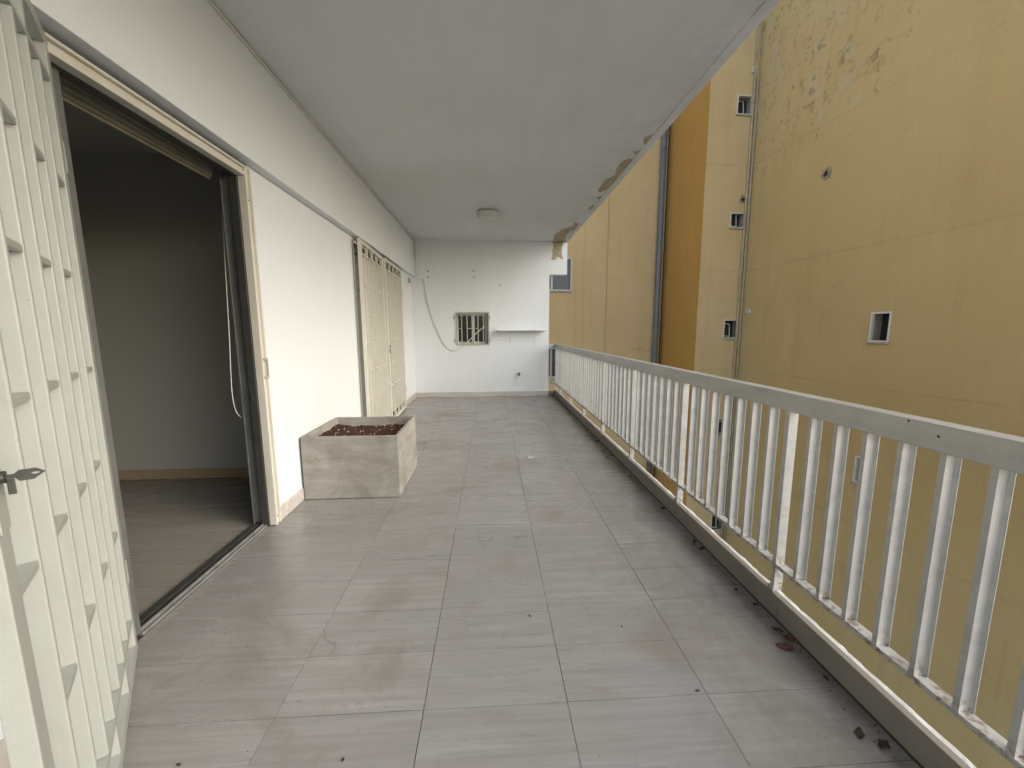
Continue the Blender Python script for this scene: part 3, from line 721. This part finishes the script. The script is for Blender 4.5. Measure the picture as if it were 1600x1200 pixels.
sh = empty('wall_shelf', (0.61, YE, 1.3)); tag(sh, 'narrow white shelf on two brackets beside the barred window', 'shelf')
def sadd(mb, name, m, **k):
    o = mb.build(name, m, sh, **k); o.location = -Vector(sh.location); return o
sadd(MB().box(0.135, 1.075, YE-0.20, YE-0.002, 1.288, 1.308), 'board', MAT['white'], bevel=0.003)
for x in (0.385, 0.862):
    b_ = MB().box(x-0.012, x+0.012, YE-0.006, YE-0.001, 1.04, 1.2875).box(x-0.012, x+0.012, YE-0.17, YE-0.0061, 1.282, 1.2875)
    sadd(b_, 'bracket', MAT['wtrim'])

tp = empty('pipe_stub', (0.557, YE, 0.446)); tag(tp, 'rusty red pipe stub sticking out low on the stucco wall', 'pipe')
MB().tube([(0,0,0),(0,-0.035,0)], 0.020, 10).build('flange', MAT['rust'], tp, smooth=False)
MB().tube([(0,-0.034,0),(0,-0.075,0),(0.004,-0.085,-0.03)], 0.013, 10).build('spout', MAT['rust'], tp)
MB().box(-0.026, 0.026, -0.062, -0.048, 0.014, 0.026).build('handle', MAT['rust'], tp, bevel=0.004)

cb = MB()
top = [(-1.392, y, ZC-0.008 - 0.006*abs(math.sin(y*1.7))) for y in (Y0, -1.0, 0.5, 1.5, 2.3, 3.0, 3.7)] + [(-1.391,4.2,ZC-0.03),(-1.391,4.8,ZC-0.012),(-1.391,5.6,ZC-0.03),(-1.391,6.6,ZC-0.012),(-1.388,7.3,ZC-0.025),(-1.385,7.63,ZC-0.03)]
down = [(-1.375,7.657,2.80),(-1.382,7.657,2.50),(-1.372,7.657,2.30),(-1.33,7.657,2.252),(-1.265,7.655,2.25),(-1.23,7.654,2.19),(-1.182,7.654,1.859),(-1.10,7.653,1.55),(-0.996,7.653,1.256),(-0.88,7.652,1.03),(-0.784,7.652,0.948),(-0.70,7.650,0.915),(-0.60,7.645,0.935),(-0.50,7.64,1.01),(-0.385,7.635,1.13),(-0.25,7.633,1.26),(-0.11,7.64,1.374)]
cb.tube(catmull(top + down, 6), 0.0075, 6)
tag(cb.build('loose_cable', MAT['cable'], smooth=True), 'loose white cable along the ceiling corner drooping across the stucco wall', 'cable')
jb = MB().box(XW+0.0005, XW+0.03, 7.36, 7.42, 2.16, 2.245); tag(jb.build('junction_box', MAT['lampbase'], bevel=0.004), 'tiny grey junction box on the wall near the loose cable', 'box')

lc = onZ(762, 334, ZC-0.03)
lm = empty('ceiling_lamp', (lc.x, lc.y, ZC)); tag(lm, 'rounded square frosted ceiling lamp, switched off', 'lamp')
def rsq(h, r, k=6):
    o = []
    for cx_, cy_, a0 in ((h-r,h-r,0),(-h+r,h-r,90),(-h+r,-h+r,180),(h-r,-h+r,270)):
        for i in range(k+1): a = R(a0+90*i/k); o.append((cx_+r*math.cos(a), cy_+r*math.sin(a)))
    return o
MB().prism(rsq(0.142, 0.085), -0.018, -0.0005).build('base', MAT['lampbase'], lm)
d_ = MB(); lev = [(0.148,-0.0182),(0.150,-0.032),(0.144,-0.054),(0.128,-0.076),(0.100,-0.092),(0.06,-0.100)]
rings = [rsq(h, h*0.62) for h, z in lev]; k = len(rings[0])
for (h, z), rg in zip(lev, rings): d_.v += [(x, y, z) for x, y in rg]
for i in range(len(lev)-1):
    for j in range(k): j2 = (j+1) % k; d_.f.append((i*k+j, i*k+j2, (i+1)*k+j2, (i+1)*k+j))
d_.f.append(tuple((len(lev)-1)*k+j for j in range(k))); d_.f.append(tuple(reversed(range(k))))
d_.build('diffuser', MAT['lampglass'], lm, smooth=True)

# ================================================================== neighbouring yellow building
nb = empty('yellow_building', (7.69, 11.8, -10), R(3.9)); tag(nb, 'stained yellow plastered apartment building across the gap with stepped bays', 'building')
ZO = 10.0   # building-local z = world z + 10
def nadd(mb, name, m, parent=None, **k): return mb.build(name, m, parent or nb, **k)
def holed(axis, const, u0, u1, z0, z1, holes, depth, sgn):
    """wall sheet with window openings; axis 'x': plane x=const running along y, 'y': plane y=const along x. sgn: direction of depth"""
    mb = MB(); us = sorted({u0, u1, *[h[0] for h in holes], *[h[1] for h in holes]}); zs = sorted({z0, z1, *[h[2] for h in holes], *[h[3] for h in holes]})
    P = (lambda u, z, d=0: (const+sgn*d, u, z)) if axis == 'x' else (lambda u, z, d=0: (u, const+sgn*d, z))
    for i in range(len(us)-1):
        for j in range(len(zs)-1):
            um, zm = (us[i]+us[i+1])/2, (zs[j]+zs[j+1])/2
            if any(h[0] < um < h[1] and h[2] < zm < h[3] for h in holes): continue
            mb.quad(P(us[i],zs[j]), P(us[i+1],zs[j]), P(us[i+1],zs[j+1]), P(us[i],zs[j+1]))
    return mb
TOP = 22.4
L1, D2 = -1.433, 2.2
f1h = [(-0.60, -0.11, 7.37+ZO, 7.90+ZO), (-0.575, -0.095, 4.27+ZO, 4.72+ZO), (-0.55, -0.065, 1.01+ZO, 1.59+ZO), (-0.53, -0.06, -2.10+ZO, -1.50+ZO), (-0.53, -0.06, -5.30+ZO, -4.72+ZO)]
w1h = [(-4.33, -3.93, 1.02+ZO, 1.635+ZO), (-4.33, -3.95, -2.05+ZO, -1.455+ZO)]
f2h = [(-6.10, -4.74, 2.62+ZO, 3.74+ZO), (-6.10, -4.74, -0.40+ZO, 0.70+ZO)]
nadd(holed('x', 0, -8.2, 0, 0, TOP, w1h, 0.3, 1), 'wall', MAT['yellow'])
nadd(holed('y', 0, L1, 0, 0, TOP, f1h, 0.3, 1), 'wall', MAT['ylit_bay'])
nadd(MB().quad((L1,0,0),(L1,D2,0),(L1,D2,TOP),(L1,0,TOP)), 'wall', MAT['orange'])
nadd(holed('y', D2, -16, L1, 0, TOP, f2h, 0.3, 1), 'wall', MAT['ylit_back'])
nadd(MB().poly([(0,-8.2,TOP),(6,-8.2,TOP),(6,9,TOP),(-16,9,TOP),(-16,D2,TOP),(L1,D2,TOP),(L1,0,TOP),(0,0,TOP)]).quad((0,-8.2,0),(6,-8.2,0),(6,-8.2,TOP),(0,-8.2,TOP)).quad((-16,D2,0),(-16,9,0),(-16,9,TOP),(-16,D2,TOP)), 'roof', MAT['ylit_bay'])
def win(u0, u1, z0, z1, axis, const, sgn, style):
    """window: trim round the hole > reveal, sash, pane"""
    def B(mb, ua, ub, da, db, za, zb_):
        if axis == 'y': return mb.box(ua, ub, const+min(da*sgn, db*sgn), const+max(da*sgn, db*sgn), za, zb_)
        return mb.box(const+min(da*sgn, db*sgn), const+max(da*sgn, db*sgn), ua, ub, za, zb_)
    tr = MB(); t = 0.035
    B(tr, u0, u0+t, -0.012, 0.05, z0, z1); B(tr, u1-t, u1, -0.012, 0.05, z0, z1)
    B(tr, u0+t, u1-t, -0.012, 0.05, z0, z0+t); B(tr, u0+t, u1-t, -0.012, 0.05, z1-t, z1)
    wobj = nadd(tr, 'window', MAT['wtrim'])
    dep = 0.26
    rv = MB(); e = 0.012
    B(rv, u0+0.001, u0+e, 0.051, dep, z0, z1); B(rv, u1-e, u1-0.001, 0.051, dep, z0, z1); B(rv, u0+e, u1-e, 0.051, dep, z0, z0+e); B(rv, u0+e, u1-e, 0.051, dep, z1-e, z1)
    nadd(rv, 'reveal', MAT['stone'], wobj)
    bk = MB(); B(bk, u0+e, u1-e, dep, dep+0.01, z0+e, z1-e); nadd(bk, 'pane', MAT['glass'] if style != 'big' else MAT['sglass'], wobj)
    sm0 = MB(); B(sm0, u0-0.02, u1+0.02, -0.045, -0.0125, z0-0.03, z0+0.004); nadd(sm0, 'sill', MAT['stone'], wobj)
    if style == 'small':      # tilted hopper sash
        sm = MB(); s_ = 0.028; ua, ub = u0+e+0.002, u0+(u1-u0)*0.62
        B(sm, ua, ua+s_, 0, 0.02, 0, 0.42); B(sm, ub-s_, ub, 0, 0.02, 0, 0.42); B(sm, ua+s_, ub-s_, 0, 0.02, 0, s_); B(sm, ua+s_, ub-s_, 0, 0.02, 0.42-s_, 0.42)
        o = nadd(sm, 'sash', MAT['wtrim'], wobj)
        o.location = (0, 0.10*sgn, z0+0.03) if axis == 'y' else (0.10*sgn, 0, z0+0.03)
        if axis == 'y': o.rotation_euler = (R(-12), R(5), 0)
        hm = MB(); B(hm, ua+s_, ub-s_, 0.008, 0.012, s_, 0.42-s_)
        h_ = nadd(hm, 'pane', MAT['glass'], o)
    if style == 'big':
        sm = MB(); s_ = 0.05; d0, d1 = 0.08, 0.12; k = 2; W = (u1-u0-2*e)
        for i_ in range(k+1):
            uc = u0+e + W*i_/k; a_, b_ = max(u0+e, uc-s_/2*1.2), min(u1-e, uc+s_/2*1.2); B(sm, a_, b_, d0, d1, z0+e, z1-e)
        for zz in (z0+e, z1-e-s_):
            for i_ in range(k):
                ua_ = u0+e+W*i_/k + (s_*0.6 if i_ else s_/2*1.2); ub_ = u0+e+W*(i_+1)/k - s_*0.6; B(sm, ua_, ub_, d0, d1, zz, zz+s_)
        o = nadd(sm, 'sash', MAT['wtrim'], wobj)
        gm = MB(); B(gm, u0+e+0.01, u1-e-0.01, 0.098, 0.102, z0+e+0.01, z1-e-0.01); nadd(gm, 'pane', MAT['sglass'], o)
    return wobj
for h in f1h: win(*h, 'y', 0, 1, 'small')
for h in w1h: win(*h, 'x', 0, 1, 'slot')
for h in f2h: win(*h, 'y', D2, 1, 'big')
# crumbled holes and vent boxes
def blotch(cx_, cz_, r, axis, name, m, depth=0.012, off=0.004):
    pts = []
    for i_ in range(14):
        a = 2*math.pi*i_/14; rr = r*random.uniform(0.7, 1.25); pts.append((rr*math.cos(a), rr*1.15*math.sin(a)))
    mb = MB()
    if axis == 'x': mb.extr([(-off, cx_+u, cz_+v) for u, v in pts], (-depth, 0, 0))
    else: mb.extr([(cx_+u, -off, cz_+v) for u, v in pts], (0, -depth, 0))
    return nadd(mb, name, m)
for (a, z, ax, r) in ((-2.53, 4.88, 'x', 0.12), (-0.22, 5.08, 'y', 0.10)):
    blotch(a, z+ZO, r, ax, 'crumbled_edge', MAT['mould']); blotch(a+0.01, z+ZO-0.01, r*0.55, ax, 'hole', MAT['black'], 0.012, 0.010)
for (a, z, ax) in ((-0.18, 8.53, 'y'), (-0.34, 1.81, 'x')):
    mb = MB(); 
    if ax == 'y': mb.box(a-0.07, a+0.07, -0.07, -0.001, z+ZO-0.06, z+ZO+0.06)
    else: mb.box(-0.06, -0.001, a-0.08, a+0.08, z+ZO-0.06, z+ZO+0.06)
    v_ = nadd(mb, 'vent_box', MAT['wtrim'], bevel=0.01)
    for k in range(3):
        sl_ = MB(); zz = z+ZO-0.04+0.03*k
        if ax == 'y': sl_.box(a-0.055, a+0.055, -0.074, -0.0705, zz, zz+0.014)
        else: sl_.box(-0.064, -0.0605, a-0.06, a+0.06, zz, zz+0.014)
        nadd(sl_, 'slat', MAT['lampbase'], v_)
nadd(MB().box(-0.004, -0.0005, -4.37, -3.895, 1.65+ZO, 2.26+ZO), 'plaster_patch', MAT['yellow'])
# pipes: things of their own, fixed to the building
def thing_pipe(name, label, cat, pts, r, m, collars=None, k=12, cr=1.25):
    e = empty(name, (7.69, 11.8, -10), R(3.9)); tag(e, label, cat)
    MB().tube(pts, r, k).build('pipe', m, e, smooth=True)
    for c in (collars or []):
        MB().tube([(c[0], c[1], c[2]-0.03), (c[0], c[1], c[2]+0.03)], r*cr, k).build('collar', m, e)
    return e
zc = [ZO + z for z in (-4.6, -2.9, -1.2, 0.5, 2.2, 3.9, 5.6, 7.3)]
thing_pipe('drainpipe', 'thick grey drainpipe in the recess beside the orange wall strip', 'drainpipe', [(-1.68, D2-0.13, 0.2), (-1.68, D2-0.13, TOP)], 0.095, MAT['gpipe'], [(-1.68, D2-0.13, z) for z in zc[1::2]], 16, 1.12)
thing_pipe('corner_pipe', 'slim ochre pipe running up the inner corner, right next to the big stained wall', 'pipe', [(-0.045, -0.06, 0.2), (-0.045, -0.06, 8.35+ZO)], 0.033, MAT['ypipe'], [(-0.045, -0.06, z) for z in zc], 10)
thing_pipe('corner_pipe', 'slim ochre pipe in the inner corner on the side of the small windows', 'pipe', [(-0.135, -0.05, 0.2), (-0.135, -0.05, TOP)], 0.030, MAT['ypipe'], [(-0.135, -0.05, z+0.4) for z in zc], 10)
thing_pipe('wall_cable', 'pair of dark cables down the edge of the orange wall strip', 'cable', [(L1-0.02, D2-0.03, 0.2), (L1-0.02, D2-0.03, TOP)], 0.016, MAT['dcable'], None, 6)
thing_pipe('wall_cable', 'thin brown cable running down the middle of the pale yellow wall', 'cable', catmull([(-3.50, D2-0.012, 0.2), (-3.49, D2-0.012, 9.5), (-3.51, D2-0.012, 11.5), (-3.485, D2-0.012, 13.5), (-3.50, D2-0.012, TOP)], 6), 0.011, MAT['ypipe'], None, 6)

# ================================================================== litter on the floor
def leaf_obj(x, y, s, m, label, group, name='dry_leaf'):
    mb = MB(); n_ = 8; rows = 4
    curl = random.uniform(0.2, 0.7); tw = random.uniform(-0.6, 0.6)
    for i_ in range(n_+1):
        t = i_/n_; wd = math.sin(math.pi*min(1, t*0.95+0.03))**0.8 * random.uniform(0.2, 0.34)
        for j in range(rows+1):
            u = (j/rows-0.5)*2
            z = 0.22*curl*u*u*wd*2 + 0.16*curl*(t-0.5)**2*2 + 0.05*math.sin(7*t+3*u) + tw*u*wd*(t-0.5)*0.5
            mb.v.append(((t-0.5)*s, u*wd*s*random.uniform(.9,1.1), (z+0.02)*s))
    for i_ in range(n_):
        for j in range(rows): a = i_*(rows+1)+j; mb.f.append((a, a+1, a+rows+2, a+rows+1))
    zmin = min(v[2] for v in mb.v); mb.v = [(v[0], v[1], v[2]-zmin) for v in mb.v]
    o = mb.build(name, m, smooth=True, loc=(x, y, 0.0015)); o.rotation_euler = (0, 0, random.uniform(0, 6.3))
    so2 = o.modifiers.new('thick', 'SOLIDIFY'); so2.thickness = 0.0008; so2.offset = 1
    return tag(o, label, 'leaf', group)
leaf_obj(1.195, 1.385, 0.062, MAT['rleaf'], 'largest reddish brown dry leaf, curled on the floor by the kerb', None)
leaf_obj(1.245, 1.425, 0.050, MAT['rleaf'], 'rust coloured dry leaf right against the kerb beside the largest leaf', None)
spots = [(948,715),(1100,858),(1150,922),(1343,1147),(1380,1165),(905,655),(925,672),(1040,795),(985,745),(960,712),(1092,846),(1215,985),(1290,1060),(893,640),(1180,945),(935,690),(942,705)]
for px, py in spots:
    p = onZ(px, py, 0); leaf_obj(min(p.x, 1.245), p.y, random.uniform(0.026, 0.052), MAT['leaf'], 'small curled dark brown dry leaf lying along the kerb', 'dry leaves along the kerb')
for px, py in ((971.7,979.5),(828,963),(811,705),(836,692),(841,690),(1090,1080),(907,686),(896,684),(279,1196),(536,1188)):
    p = onZ(px, py, 0); leaf_obj(p.x, p.y, random.uniform(0.012, 0.018), MAT['leaf'], 'tiny dark crumb of dry leaf out on the tiles', 'leaf crumbs on the tiles', 'leaf_crumb')
p = onZ(830, 715, 0)
pp = MB(); pts = [(-0.032,-0.012),(0.004,-0.018),(0.036,-0.006),(0.034,0.012),(0.0,0.009),(-0.03,0.014)]
pp.extr([(a, b, 0.0018+0.004*abs(a)/0.03) for a, b in pts], (0,0,0.0006))
tag(pp.build('paper_scrap', MAT['paper'], loc=(p.x, p.y, 0.0)), 'small white scrap of paper lying on the floor tiles', 'paper')

gr = MB()
for i in range(520):
    y = random.uniform(0.6, 7.6); x = XR - 0.004 - abs(random.gauss(0, 0.045))
    lump(gr, x, y, 0.0015, random.uniform(0.0012, 0.0042))
for i in range(160):
    lump(gr, random.uniform(-1.4, 1.2), random.uniform(0.7, 7.6), 0.001, random.uniform(0.0010, 0.0026))
tag(gr.build('floor_grit', MAT['leaf']), 'fine dark grit and crumbs gathered along the kerb and over the tiles', 'grit', kind='stuff')
